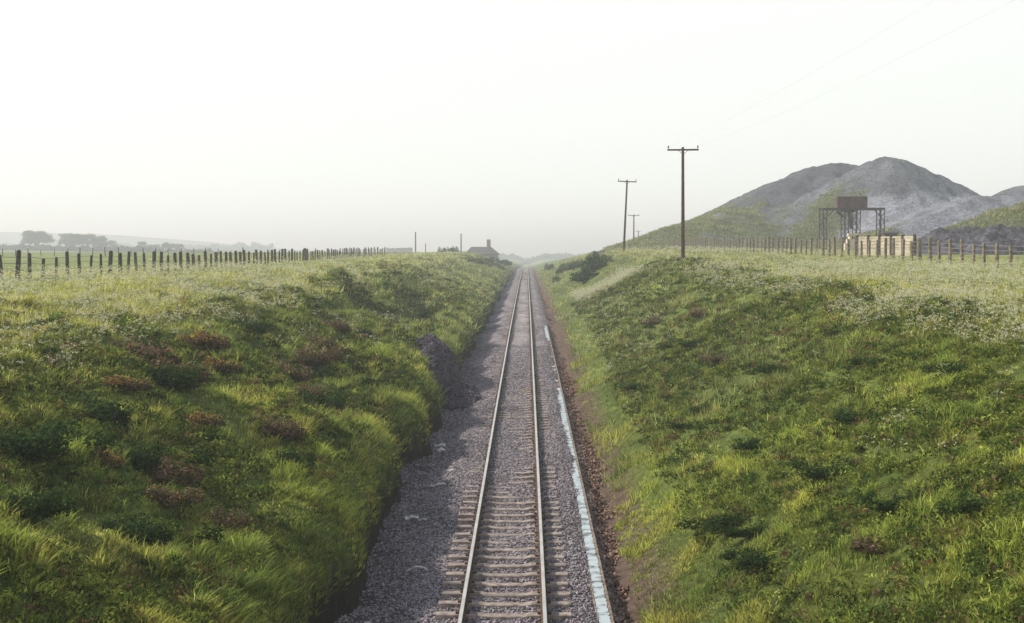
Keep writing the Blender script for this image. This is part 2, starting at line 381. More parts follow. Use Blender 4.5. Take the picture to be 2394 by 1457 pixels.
# ---------------- vegetation ----------------
def blades(P,nb,h,w,col,spread,seg=2,lean=.5,seed=3,wind=(.14,-.05)):
    r=np.random.default_rng(seed);n=len(P)
    P=np.repeat(P,nb,0);h=np.repeat(h,nb)*r.uniform(.4,1.15,n*nb);w=np.repeat(w,nb);col=np.repeat(col,nb,0)
    sp=np.repeat(spread,nb)
    N=n*nb;th=r.uniform(0,2*np.pi,N);rr=np.sqrt(r.random(N))*sp
    P=P.copy();P[:,0]+=rr*np.cos(th);P[:,1]+=rr*np.sin(th)
    la=th+r.normal(0,.9,N);ll=h*lean*r.random(N)*1.3
    L=np.stack([np.cos(la)*ll+wind[0]*h,np.sin(la)*ll+wind[1]*h,np.zeros(N)],1)
    sa=r.uniform(0,np.pi,N);S=np.stack([np.cos(sa),np.sin(sa),np.zeros(N)],1)*w[:,None]*.5
    up=np.zeros((N,3));up[:,2]=h*(1-.3*rr/np.maximum(sp,.01))
    c=col*(1+r.normal(0,.28,(N,1)));dry=r.random(N)<.11;c[dry]=c[dry]*.3+np.array([.40,.33,.16])*.8
    c=np.clip(c,.008,.9)
    if seg==2:
        V=np.stack([P-S,P+S,P+up*.55+L*.35-S*.8,P+up*.55+L*.35+S*.8,P+up*.92+L],1)
        f=np.array([[0,1,3],[0,3,2],[2,3,4]]);k=5
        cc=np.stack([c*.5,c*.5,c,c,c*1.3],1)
    else:
        V=np.stack([P-S,P+S,P+up*.95+L],1);f=np.array([[0,1,2]]);k=3
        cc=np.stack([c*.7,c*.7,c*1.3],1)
    F=(f[None]+np.arange(N)[:,None,None]*k).reshape(-1,3)
    return V.reshape(-1,3),F,cc.reshape(-1,3)
BR=3.0
def grasscol(X,Y,r):
    n=len(X)
    a=fbm(X/3.5,Y/5,81,3)*2;b=fbm(X/.8,Y/1.1,82,3)*2
    fresh=np.array([.14,.165,.027]);dark=np.array([.05,.075,.018]);yel=np.array([.23,.205,.046]);straw=np.array([.27,.23,.10]);sage=np.array([.145,.15,.07])
    t=np.clip(ss(a,-.45,.6)+r.normal(0,.22,n),0,1)[:,None];c=dark*(1-t)+fresh*t
    t=(np.clip(ss(b,-.1,.6)+r.normal(0,.22,n),0,1)*.7)[:,None];c=c*(1-t)+yel*t
    t=(ss(np.abs(X),9,13)*.5)[:,None];c=c*(1-t)+(np.where((r.random(n)<.3)[:,None],straw,yel))*t
    t=(ss(Y,45,110)*.5)[:,None];c=c*(1-t)+sage*t
    t=(ss(X,3,5)*(1-ss(X,8.5,11))*ss(Y,32,45)*(1-ss(Y,95,115))*.5)[:,None];c=c*(1-t)+np.array([.09,.094,.052])*t
    t=(ss(X,3,5)*(1-ss(X,9,11))*(1-ss(Y,28,40))*.3)[:,None];c=c*(1-t)+np.array([.11,.14,.02])*t
    return c*BR*np.exp(r.normal(-.04,.34,(n,1)))
def scatter(n,xr,yr,r,pw=1):
    X=r.uniform(*xr,n);Y=yr[0]*(yr[1]/yr[0])**r.random(n)
    return X,Y
parts=[]
r=np.random.default_rng(5)
ALLB=LB+RB
def add_grass(n,xr,yr,nb,hh,ww,spr,seg,seed,hang=0):
    X,Y=scatter(n,xr,yr,r)
    vis=(np.abs(X)/Y<.46)
    X=X[vis];Y=Y[vis]
    k=r.random(len(X))<(.82+.6*fbm(X/1.2,Y/1.5,91,3)*2)
    X=X[k];Y=Y[k]
    G=ground(X,Y);B=bed(X,Y)
    k=~((X<-1.5)&(X>-6.8)&(Y>53)&(Y<72)&(gh(X,Y)>np.maximum(G,B)+.03))
    k&=np.where(X<0,G>B+.45,G>B)|(np.abs(X)>5.2)
    for bx_,by_,bs,_ in ALLB: k&=((X-bx_)**2+(Y-by_)**2)>(bs*.85)**2
    X=X[k];Y=Y[k];Z=G[k]-.03
    hN=(.5+1.2*ss(fbm(X/.6,Y/.8,92,3),-.02,.2))
    h=hh*hN*r.uniform(.7,1.3,len(X));h=h*(1-.55*ss(np.abs(X),14,20))
    parts.append(blades(np.stack([X,Y,Z],1),nb,h,np.full(len(X),ww),grasscol(X,Y,r),np.full(len(X),spr),seg,.75,seed,wind=(.14+hang,-.05)))
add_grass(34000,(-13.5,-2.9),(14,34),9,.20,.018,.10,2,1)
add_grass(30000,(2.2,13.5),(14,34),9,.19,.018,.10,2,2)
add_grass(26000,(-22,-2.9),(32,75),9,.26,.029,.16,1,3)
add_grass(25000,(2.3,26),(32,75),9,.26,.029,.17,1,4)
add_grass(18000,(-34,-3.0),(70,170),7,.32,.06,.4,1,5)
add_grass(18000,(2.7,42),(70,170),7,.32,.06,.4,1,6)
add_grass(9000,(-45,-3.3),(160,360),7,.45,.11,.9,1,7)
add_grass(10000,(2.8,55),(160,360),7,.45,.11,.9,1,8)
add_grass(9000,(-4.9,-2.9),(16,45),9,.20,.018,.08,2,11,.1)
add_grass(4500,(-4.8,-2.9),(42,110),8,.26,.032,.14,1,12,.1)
V,F,C=join(parts);print('grass tris',len(F))
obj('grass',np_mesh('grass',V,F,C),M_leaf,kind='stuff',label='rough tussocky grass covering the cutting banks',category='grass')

def leafcloud(P,rad,nl,size,col,seed,flat=.7):
    r=np.random.default_rng(seed);n=len(P);N=n*nl
    P=np.repeat(P,nl,0);R=np.repeat(rad,nl);c=np.repeat(col,nl,0);s=np.repeat(size,nl)*r.uniform(.5,1.3,N)
    d=r.normal(0,1,(N,3));d/=np.linalg.norm(d,axis=1)[:,None];d[:,2]=np.abs(d[:,2])*flat
    q=P+d*(R*r.uniform(.45,1.05,N))[:,None]
    a=r.normal(0,1,(N,3));a/=np.linalg.norm(a,axis=1)[:,None];b=np.cross(a,r.normal(0,1,(N,3)));b/=np.linalg.norm(b,axis=1)[:,None]
    V=np.stack([q-a*s[:,None]*.5,q+b*s[:,None]*.4,q+a*s[:,None]*.7],1)
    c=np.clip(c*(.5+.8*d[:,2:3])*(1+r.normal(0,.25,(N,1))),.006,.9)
    F=np.arange(N*3).reshape(-1,3)
    return V.reshape(-1,3),F,np.repeat(c,3,0)
parts=[]
for (n,xr,yr,thr,sd) in [(9500,(3.6,13),(14,60),-.24,1),(8500,(-12.5,-4.4),(14,60),-.08,2),(5000,(4,14),(50,120),-.14,3),(3000,(-12,-4.5),(50,140),.0,4)]:
    X,Y=scatter(n,xr,yr,r);k=(fbm(X/1.7,Y/2.2,95+sd,3)*1.3+r.normal(0,.1,n)>thr)&(np.abs(X)/Y<.44);X=X[k];Y=Y[k];Z=ground(X,Y)
    m=len(X);rad=r.uniform(.10,.32,m)*(1+.3*ss(Y,40,100))
    col=np.where((r.random(m)<.45)[:,None],np.array([.075,.12,.028]),np.array([.23,.26,.05]))*np.exp(r.normal(0,.3,(m,1)))
    red=(r.random(m)<.07);col[red]=np.array([.24,.14,.08])
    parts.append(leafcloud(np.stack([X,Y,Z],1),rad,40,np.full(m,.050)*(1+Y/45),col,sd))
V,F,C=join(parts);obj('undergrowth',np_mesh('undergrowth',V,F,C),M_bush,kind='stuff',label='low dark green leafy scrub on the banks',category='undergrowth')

parts=[];n=40000
X=r.uniform(14,80,n);Y=r.uniform(160,285,n);Z=heap(X,Y);G=ground(X,Y);m=(greenmask(X,Y,Z)>.4)&(Z>G-.1)
X=X[m];Y=Y[m];Z=Z[m];c=np.where((r.random(len(X))<.5)[:,None],np.array([.17,.21,.06]),np.array([.34,.33,.13]))*np.exp(r.normal(0,.3,(len(X),1)))
parts.append(blades(np.stack([X,Y,Z],1),7,np.full(len(X),.5),np.full(len(X),.11),c,np.full(len(X),.8),1,.6,9))
V,F,C=join(parts);obj('hill_grass',np_mesh('hill_grass',V,F,C),M_leaf,kind='stuff',label='patchy grass growing on the spoil hill',category='grass')

def parsley(X,Y,hf,sz,seed,col=(.82,.78,.55)):
    r=np.random.default_rng(seed);n=len(X);Z=ground(X,Y);out=[]
    h=hf*r.uniform(.6,1.25,n)
    P=np.stack([X,Y,Z],1)
    out.append(blades(P,2,h,np.full(n,.012)+Y*.00018,np.tile(np.array([.15,.2,.07]),(n,1)),np.full(n,.05),1,.2,seed))
    nu=5;Q=np.repeat(P,nu,0);hh=np.repeat(h,nu);s=np.repeat(sz,nu)*r.uniform(.5,1.2,n*nu)
    Q=Q+np.stack([r.normal(0,.15,n*nu),r.normal(0,.15,n*nu),hh*r.uniform(.62,1.05,n*nu)],1)
    nf=7;Q=np.repeat(Q,nf,0);s=np.repeat(s,nf);N=len(Q)
    th=r.uniform(0,6.28,N);rr=np.sqrt(r.random(N))*s
    Q=Q+np.stack([rr*np.cos(th),rr*np.sin(th),r.normal(0,.015,N)],1)
    a=r.uniform(0,6.28,N);fs=s*.36
    V=[]
    for k in range(3):
        t=a+k*2.094;V.append(Q+np.stack([np.cos(t)*fs,np.sin(t)*fs,r.normal(0,.5,N)*fs],1))
    V=np.stack(V,1).reshape(-1,3);C=np.repeat(np.clip(np.array(col)*r.uniform(.55,1.1,(N,1)),0,.85),3,0)
    out.append((V,np.arange(N*3).reshape(-1,3),C));return out
parts=[]
def pz(n,xr,yr,thr,sd,hf=.6):
    X,Y=scatter(n,xr,yr,r);k=(fbm(X/2.6,Y/3.5,100+sd,3)*2+r.normal(0,.25,n)>thr)&(np.abs(X)/Y<.43);X=X[k];Y=Y[k]
    parts.extend(parsley(X,Y,hf,np.full(len(X),.052)*(1+Y/200),sd))
pz(7200,(10.0,26),(28,90),-.1,1)
pz(120,(6,11),(22,60),.5,2)
pz(5200,(-24,-9.8),(25,100),-.1,3)
pz(700,(-11,-5.5),(40,140),.3,4)
pz(1300,(4.4,9.5),(112,138),-.5,5,.8)
pz(500,(2.9,7),(60,200),.2,6,.45)
pz(1600,(9,26),(90,200),.0,7)
pz(900,(-24,-8),(95,250),.05,8)
V,F,C=join(parts);obj('cow_parsley',np_mesh('cow_parsley',V,F,C),M_leaf,kind='stuff',label='creamy white cow parsley flowering on the bank tops',category='wildflowers')

def bushmesh(name,seed,cols,flower=None,nfl=0,leaf=.05,n=2600,lum=9):
    r=np.random.default_rng(seed)
    cen=r.normal(0,.5,(lum,3));cen[:,2]=np.abs(cen[:,2])*.55+.1;rad=r.uniform(.22,.5,lum)
    k=r.integers(0,lum,n);d=r.normal(0,1,(n,3));d/=np.linalg.norm(d,axis=1)[:,None]
    q=cen[k]+d*(rad[k]*r.uniform(.5,1.2,n))[:,None];q[:,2]=np.abs(q[:,2])
    a=r.normal(0,1,(n,3));a/=np.linalg.norm(a,axis=1)[:,None];b=np.cross(a,d);b/=np.linalg.norm(b,axis=1)[:,None]
    s=leaf*r.uniform(.6,1.6,n)[:,None]
    V=np.stack([q-a*s,q+b*s*.6,q+a*s*1.2,q-b*s*.5],1).reshape(-1,3)
    ci=r.integers(0,len(cols),n);c=np.array(cols)[ci]
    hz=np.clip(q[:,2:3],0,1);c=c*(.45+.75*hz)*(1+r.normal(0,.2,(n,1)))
    if flower:
        f=(r.random(n)<nfl)&(q[:,2]>.35);c[f]=np.array(flower)*r.uniform(.7,1.1,(f.sum(),1))
    c=np.clip(c,.006,.9)
    return np_mesh(name,V,np.arange(n*4).reshape(-1,4),np.repeat(c,4,0))
dg=[(.05,.09,.028),(.08,.125,.035),(.035,.065,.02)];br=[(.29,.175,.12),(.19,.115,.08),(.13,.13,.045),(.34,.21,.15)]
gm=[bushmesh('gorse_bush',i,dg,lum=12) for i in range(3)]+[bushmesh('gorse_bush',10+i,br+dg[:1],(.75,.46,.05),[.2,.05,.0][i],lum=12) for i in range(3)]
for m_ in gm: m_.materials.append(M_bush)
def bush(x,y,s,kind,sq=1.0):
    o=bpy.data.objects.new('gorse_bush',gm[kind]);link(o)
    s*=1.15
    o.location=(x,y,float(ground(x,y))+.02);o.scale=(s*random.uniform(.85,1.4),s*random.uniform(.85,1.3),s*sq);o.rotation_euler=(0,0,random.uniform(0,6.28))
    o['label']=['low dark green gorse bush on the grassy bank','brown gorse bush with orange flowers on the bank'][kind>=3];o['category']='bush';o['group']='gorse bushes on the banks'
for b_ in LB: bush(*b_)
for b_ in RB: bush(*b_,.6)
def shrub(x,y,s,sq,seed,lab):
    me=shm[seed%3];o=bpy.data.objects.new('shrub',me);link(o);o.location=(x,y,float(ground(x,y))-.2);o.scale=(s,s,s*sq);o.rotation_euler=(0,0,seed*1.3)
    o['label']=lab;o['category']='shrub';o['group']='shrubs beside the line'
shm=[bushmesh('shrub',30+i,[(.06,.10,.033),(.09,.135,.05),(.045,.075,.028)],leaf=.07,n=2200,lum=12) for i in range(3)]
for m_ in shm: m_.materials.append(M_bush)
for i,(x,y,s,q) in enumerate([(6.6,150,1.5,1),(8.2,156,1.6,1),(9.4,162,1.3,.9),(5.6,215,1.5,1.1),(8.8,172,1.3,.9),(7,250,1.5,1),(5.2,290,1.4,1),(8.5,230,1.5,1),(4.4,188,1.0,.9),(10.5,205,1.4,.9),(7.4,192,1.3,.9)]): shrub(x,y,s,q,i,'dark green shrub growing on the grassy bank')
for i,(x,y,s,q) in enumerate([(-7.5,240,1.6,.9),(-9.0,235,1.6,.8),(-6.2,262,1.6,.9),(-8,275,1.6,.9),(-5.6,300,1.5,.9),(-19.5,322,1.5,1.3),(-17.5,320,1.9,1.3),(-5,330,1.6,.9),(-10.5,232,1.2,.7),(-6.8,312,1.5,.8),(-15.3,330,1.5,1.1),(-7.2,325,1.7,1.1),(-12.8,334,1.3,.8),(-9.5,336,1.2,.8)]): shrub(x,y,s,q,i+1,'dense green shrub near the cottage')

# ---------------- trees ----------------
def treeparts(seed):
    r=np.random.default_rng(seed);rn=random.Random(seed)
    V=[];F=[];pts=[]
    beam(V,F,(0,0,-.5),(.3,0,2.2),.28,.2,7)
    for i in range(8):
        a=rn.uniform(0,6.28);q=Vector((.3+1.0+rn.uniform(.4,2.4)*math.cos(a),2.0*math.sin(a),rn.uniform(2.8,6)));m=Vector((.3,0,2.2)).lerp(q,.5)+Vector((-.3,0,.2))
        beam(V,F,(.28,0,2.0+rn.uniform(-.4,.2)),m,.13,.09,5);beam(V,F,m,q,.09,.03,5);pts.append(q)
        for j in range(2):
            q2=q+Vector((rn.uniform(.2,1.6),rn.uniform(-1,1),rn.uniform(-.4,.5)));beam(V,F,m,q2,.05,.02,4);pts.append(q2)
    tm=py_mesh('trunk',V,F)
    P=np.array([tuple(p) for p in pts]);k=len(P)
    n=3000;kk=r.integers(0,k,n);d=r.normal(0,1,(n,3));d/=np.linalg.norm(d,axis=1)[:,None];rad=r.uniform(.6,1.2,k)
    q=P[kk]+d*(rad[kk]*r.random(n)**.5)[:,None]*np.array([1.3,1.1,.7])
    a=r.normal(0,1,(n,3));b=r.normal(0,1,(n,3));a/=np.linalg.norm(a,axis=1)[:,None];b/=np.linalg.norm(b,axis=1)[:,None];s=r.uniform(.12,.26,(n,1))
    Vc=np.stack([q-a*s,q+b*s*.7,q+a*s,q-b*s*.7],1).reshape(-1,3)
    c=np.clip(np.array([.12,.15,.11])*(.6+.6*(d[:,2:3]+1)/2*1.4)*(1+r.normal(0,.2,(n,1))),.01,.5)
    cm=np_mesh('crown',Vc,np.arange(n*4).reshape(-1,4),np.repeat(c,4,0))
    tm.materials.append(M_bark);cm.materials.append(M_bush);return tm,cm
tp=[treeparts(s) for s in(1,2,3,4)]
def tree(x,y,s,k,z=None):
    tm,cm=tp[k%4]
    e=bpy.data.objects.new('tree',None);link(e);e.location=(x,y,(float(ground(x,y)) if z is None else z)-.6*s);e.scale=(s*1.2,s,s*.95);e.rotation_euler=(0,0,random.uniform(-.4,.4))
    e['label']='windswept hazy field tree with flattened crown';e['category']='tree';e['group']='trees along the field boundary'
    for nme,me in(('trunk',tm),('crown',cm)):
        o=bpy.data.objects.new(nme,me);link(o);o.parent=e
for i,x in enumerate([-262,-257,-252,-248,-243,-238,-234]): tree(x,700+random.uniform(-12,12),[1.5,1.75,1.7,1.55,1.5,1.4,1.25][i],i)
for i,x in enumerate([-230,-226,-221,-216,-212]): tree(x-2,690+random.uniform(-8,8),[1.2,1.45,1.4,1.3,1.1][i],i+1)
for i,(x,y,s) in enumerate([(-206,720,.9),(-200,725,.8),(-194,740,.8),(-188,705,.85),(-182,705,.8),(-128,560,.6),(-110,560,.4),(-150,640,.6),(-120,560,.5)]): tree(x,y,s,i)
def hedge(x0,y0,x1,y1,h,w,n,seed,lab):
    r=np.random.default_rng(seed);t=r.random(n);X=x0+(x1-x0)*t;Y=y0+(y1-y0)*t
    hh=h*(.55+.9*vn(t*60,t*0+1,seed));X=X+r.normal(0,w*.3,n);Y=Y+r.normal(0,w*.3,n);G=ground(X,Y)
    q=np.stack([X,Y,G+hh*r.random(n)],1);a=r.normal(0,1,(n,3));b=r.normal(0,1,(n,3));s=w*.22
    V=np.stack([q-a*s,q+b*s*.7,q+a*s],1).reshape(-1,3);c=np.clip(np.array([.08,.11,.06])*r.uniform(.5,1.6,(n,1)),.01,1)
    obj('hedge',np_mesh('hedge',V,np.arange(n*3).reshape(-1,3),np.repeat(c,3,0)),M_bush,kind='stuff',label=lab,category='hedge')
hedge(-300,640,-150,640,2.0,2.5,9000,1,'dark green field hedge in haze')
hedge(-150,620,-60,520,1.0,2,5000,2,'thin field hedge in haze')
hedge(-30,1300,60,1300,4.0,4,5000,3,'hazy belt of distant woodland')
hedge(-640,1450,-260,1400,6,6,8000,4,'hazy distant hedge with small trees')

# ---------------- fences ----------------
def polyline(pts,sp):
    out=[];d=0;
    for (x0,y0),(x1,y1) in zip(pts[:-1],pts[1:]):
        L=math.hypot(x1-x0,y1-y0)
        while d<L: out.append((x0+(x1-x0)*d/L,y0+(y1-y0)*d/L));d+=sp
        d-=L
    return out
def postmesh(w,h,round_=False,seed=0):
    V=[];F=[];n=6 if round_ else 4
    beam(V,F,(0,0,-.3),(0,0,h),w*.74,w*.66,n)
    beam(V,F,(0,0,h),(0,.0,h+w*.3),w*.66,w*.3,n)
    return py_mesh('post',V,F)
def fence(pts,sp,w,h,mat,lab,wires,tilt=.05,hv=.1,wr=.004,name='fence'):
    P=polyline(pts,sp);e=bpy.data.objects.new(name,None);link(e);e.location=(P[0][0],P[0][1],float(ground(*P[0])));e['label']=lab;e['category']='fence'
    o0=Vector(e.location);me=[postmesh(w,h),postmesh(w*.85,h*(1-hv)),postmesh(w*1.1,h*(1+hv*.6),True)]
    for m_ in me: m_.materials.append(mat)
    rest=[]
    for i,(x,y) in enumerate(P):
        z=float(ground(x,y))
        if i<100:
            o=bpy.data.objects.new('post',random.choice(me));link(o);o.parent=e;o.location=Vector((x+random.uniform(-.06,.06),y+random.uniform(-.06,.06),z))-o0
            th=1-.4*float(ss(y,120,240))
            o.rotation_euler=(random.gauss(0,tilt),random.gauss(0,tilt),random.uniform(0,.6));o.scale=(th,th,random.uniform(.9,1.08))
        else: rest.append((x-o0.x,y-o0.y,z+h/2-.15-o0.z,w*.5,w*.5,h+.1*random.random()))
    if rest:
        V,F=boxes(rest);o=bpy.data.objects.new('posts',py_mesh('posts',V,F));link(o);o.data.materials.append(mat);o.parent=e;o['kind']='stuff'
    for hz in wires:
        V=[];F=[]
        pp=[Vector((x,y,float(ground(x,y))+hz))-o0 for x,y in P]
        for a,b in zip(pp[:-1],pp[1:]): beam(V,F,a,b,wr,None,3)
        o=bpy.data.objects.new('wire',py_mesh('wire',V,F));link(o);o.data.materials.append(M_wire);o.parent=e
fence([(-25.3,60),(-25,100),(-25,300)],1.85,.17,1.25,M_wood,'dark weathered timber post and wire fence along the field',[.4,.75,1.05],.035,.1,.014)
fence([(-95,205),(-60,212),(-27,216)],1.9,.17,1.15,M_wood,'far post and wire fence crossing the field',[.5,.9],.05,.15,.012)
fence([(30.5,76),(29.5,86),(27.0,130),(25,175),(24,260)],2.0,.19,1.6,M_post,'timber post and wire fence beside the spoil yard',[.5,.8,1.1,1.4],.02,.05,.016)

# ---------------- poles ----------------
def pole(x,y,top,armw,lean=0,k=1):
    gz=float(ground(x,y))
    e=bpy.data.objects.new('utility_pole',None);link(e);e.location=(x,y,gz-.3);h=top-gz+.3
    e.rotation_euler=(0,lean,0)
    e['label']='tall wooden utility pole with crossarm on the bank top';e['category']='utility pole';e['group']='utility poles beside the line'
    V=[];F=[];beam(V,F,(0,0,0),(0,0,h),.16*k,.105*k,10);o=bpy.data.objects.new('shaft',py_mesh('shaft',V,F));o.data.materials.append(M_pole);link(o);o.parent=e
    V,F=boxes([(0,-.15,h-.22,armw,.1,.13)]);F=list(F);beam(V,F,(-.4,-.17,h-.24),(0,-.17,h-.6),.018,None,4);beam(V,F,(.4,-.17,h-.24),(0,-.17,h-.6),.018,None,4)
    o=bpy.data.objects.new('crossarm',py_mesh('crossarm',V,F));o.data.materials.append(M_pole);link(o);o.parent=e
    for s in(-1,1):
        V=[];F=[];b=(s*(armw/2-.07),-.15,h-.155)
        beam(V,F,b,(b[0],b[1],b[2]+.12),.02,None,6);beam(V,F,(b[0],b[1],b[2]+.1),(b[0],b[1],b[2]+.2),.075,.06,8);beam(V,F,(b[0],b[1],b[2]+.2),(b[0],b[1],b[2]+.27),.05,.03,8)
        o=bpy.data.objects.new('insulator',py_mesh('insulator',V,F));o.data.materials.append(M_porc);link(o);o.parent=e
P1=(12.35,108,15.2);P2=(12.55,177,16.5);P3=(23.5,300,15.8);P4=(42.5,520,16.4)
pole(*P1,2.45,-.006);pole(*P2,2.4,.045);pole(*P3,2.4,0,1.2);pole(*P4,2.4,0,1.6)
P0=(13.2,6,14.2);pole(*P0,2.45)
def wire(a,b,off,sag,rad):
    V=[];F=[];n=24;pts=[]
    for i in range(n+1):
        t=i/n;pts.append(Vector((a[0]+(b[0]-a[0])*t+off,a[1]+(b[1]-a[1])*t-.15,a[2]+(b[2]-a[2])*t+.08-sag*4*t*(1-t))))
    for p,q in zip(pts[:-1],pts[1:]): beam(V,F,p,q,rad,None,4)
    obj('overhead_wire',py_mesh('overhead_wire',V,F),M_owire,label='thin overhead wire strung between utility poles',category='overhead wire',group='overhead wires')
for s in(-1.15,1.15):
    wire(P0,P1,s,.7,.003);wire(P1,P2,s,.4,.003)
def stake(x,y,top,r_):
    V=[];F=[];gz=float(ground(x,y))
    beam(V,F,(0,0,-.3),(0,0,top-gz),r_,r_*.8,8);beam(V,F,(0,0,top-gz),(0,0,top-gz+.06),r_*.8,r_*.4,8)
    o=obj('telegraph_post',py_mesh('telegraph_post',V,F),M_pole,label='plain slender wooden telegraph post beside the field',category='post',group='telegraph posts');o.location=(x,y,gz)
stake(-26,320,12.3,.16);stake(-16,334,12.2,.17);stake(-24.4,330,9.7,.12)

# ---------------- cottage ----------------
def cottage(x,y,z):
    e=bpy.data.objects.new('cottage',None);link(e);e.location=(x,y,z);e.rotation_euler=(0,0,.12);e['label']='small stone cottage with slate roof and chimney by the line';e['category']='cottage'
    def part(n,V,F,m,par=e):
        o=bpy.data.objects.new(n,py_mesh(n,V,F));o.data.materials.append(m);link(o);o.parent=par;return o
    V,F=boxes([(0,0,.9,8,6,3.0)]);part('wall',V,F,M_wall)
    V=[(-4.4,-3.4,2.35),(4.4,-3.4,2.35),(4.4,3.4,2.35),(-4.4,3.4,2.35),(-2.6,0,4.3),(2.4,0,4.3),(-4.4,-3.4,2.42),(4.4,-3.4,2.42),(4.4,3.4,2.42),(-4.4,3.4,2.42)]
    F=[(0,3,2,1),(0,1,7,6),(1,2,8,7),(2,3,9,8),(3,0,6,9),(6,7,5,4),(7,8,5),(8,9,4,5),(9,6,4)]
    ro=part('roof',V,F,M_slate)
    V,F=boxes([(1.8,0,4.9,.95,.7,2.0),(1.8,0,5.95,1.1,.85,.14),(1.6,0,6.17,.22,.22,.3),(2.0,0,6.17,.22,.22,.3)]);part('chimney',V,F,M_wall,ro)
    V,F=boxes([(0,-3.02,.9,.95,.06,2.0)]);part('door',V,F,M_steel)
    for wx in(-2.4,2.4):
        V,F=boxes([(wx,-3.02,1.3,1.0,.06,1.1)]);w=part('window',V,F,M_glass)
        V,F=boxes([(wx,-3.05,1.9,1.15,.08,.08),(wx,-3.05,.7,1.2,.14,.08),(wx-.54,-3.05,1.3,.08,.07,1.12),(wx+.54,-3.05,1.3,.08,.07,1.12),(wx,-3.06,1.3,.05,.05,1.12)]);part('frame',V,F,M_white,w)
cottage(-11.4,346,4.75)

# ---------------- loading gantry ----------------
def gantry():
    X0,Y0=45.0,190;gz=float(ground(X0,Y0));e=bpy.data.objects.new('loading_gantry',None);link(e);e.location=(X0,Y0,gz);e['label']='dark steel loading gantry with rusty hopper on lattice legs';e['category']='gantry'
    def part(n,V,F,m):
        o=bpy.data.objects.new(n,py_mesh(n,V,F));o.data.materials.append(m);link(o);o.parent=e
    T=5.55
    for lx in(-3.9,-.9,.7,4.0):
        V=[];F=[];
        for dx in(-.24,.24):
            for dy in(-1.2,1.2): beam(V,F,(lx+dx,dy,-1),(lx+dx,dy,T),.08)
        for dy in(-1.2,1.2):
            k=0;z=0
            while z<T-.6:
                beam(V,F,(lx-.24 if k%2 else lx+.24,dy,z),(lx+.24 if k%2 else lx-.24,dy,z+.65),.045);z+=.65;k+=1
        beam(V,F,(lx,-1.2,T*.5),(lx,1.2,T*.5),.06)
        part('leg',V,F,M_steel)
    V,F=boxes([(0,-1.25,T+.12,8.6,.18,.28),(0,1.25,T+.12,8.6,.18,.28),(-4,0,T+.1,.16,2.3,.24),(4.05,0,T+.1,.16,2.3,.24),(0,0,T-.1,.14,2.3,.2)])
    F=list(F);beam(V,F,(-3.9,-1.25,T-1.3),(-2.7,-1.25,T),.07);beam(V,F,(4,-1.25,T-1.3),(2.8,-1.25,T),.07);beam(V,F,(-.9,-1.25,T-2.6),(.7,-1.25,T-.3),.06);beam(V,F,(.7,-1.25,T-2.6),(-.9,-1.25,T-.3),.06);part('beam',V,F,M_steel)
    V=[];F=[]
    a=[(-2.15,-1.0),(1.9,-1.0),(1.9,1.0),(-2.15,1.0)];b=[(-.8,-.35),(.2,-.35),(.2,.35),(-.8,.35)]
    for z,q in((T+1.75,a),(T+.28,a),(T-.35,b)): V+=[(p[0],p[1],z) for p in q]
    for l in(0,4):
        for i in range(4): j=(i+1)%4;F.append((l+i,l+4+i,l+4+j,l+j))
    F+=[(3,2,1,0)[::-1],(8,9,10,11)]
    v,f=boxes([(-2.15+k*.81,-1.04,T+1.02,.07,.06,1.4) for k in range(6)]+[(-.12,-1.04,T+1.77,4.1,.1,.1)]);F+=[tuple(q+len(V) for q in g_) for g_ in f];V+=v
    part('hopper',V,F,M_hop)
    V=[];F=[];beam(V,F,(-.3,0,T-.3),(-.1,-.4,T-2.6),.3,.22,8);beam(V,F,(-2.2,-.9,T-.2),(-1.3,-.9,T-1.0),.22,.15,6);part('chute',V,F,M_steel)
gantry()
def heapblock():
    gz=float(ground(44.2,184))
    V,F=boxes([(0,0,.35,3.2,1.6,1.1),(0,0,1.15,2.4,1.2,.5),(-.8,0,1.65,.3,1.0,.5),(.8,0,1.65,.3,1.0,.5),(0,0,2.05,2.2,.9,.3)])
    o=obj('weighing_hopper',py_mesh('weighing_hopper',V,F),M_panel,label='pale concrete hopper base beneath the steel gantry',category='hopper');o.location=(44.2,184,gz+.1)
heapblock()
def barrier(x,y,lab):
    gz=float(ground(x,y))+.55;e=bpy.data.objects.new('panel_wall',None);link(e);e.location=(x,y,gz);e.rotation_euler=(0,0,-.95);e['label']=lab;e['category']='wall'
    for i in range(5):
        V,F=boxes([(-2.64+i*1.32,0,.3,1.28,.14,1.8)]+[(-2.64+i*1.32,-.09,z,1.24,.04,.05) for z in(.2,.5,.8,1.08)]);o=bpy.data.objects.new('panel',py_mesh('panel',V,F));o.data.materials.append(M_panel);link(o);o.parent=e
    for i in range(6):
        V,F=boxes([(-3.3+i*1.32,-.04,.3,.16,.24,2.1)]);o=bpy.data.objects.new('post',py_mesh('post',V,F));o.data.materials.append(M_wood);link(o);o.parent=e
barrier(33.0,126,'tan weathered panel wall with dark posts beside the yard fence')
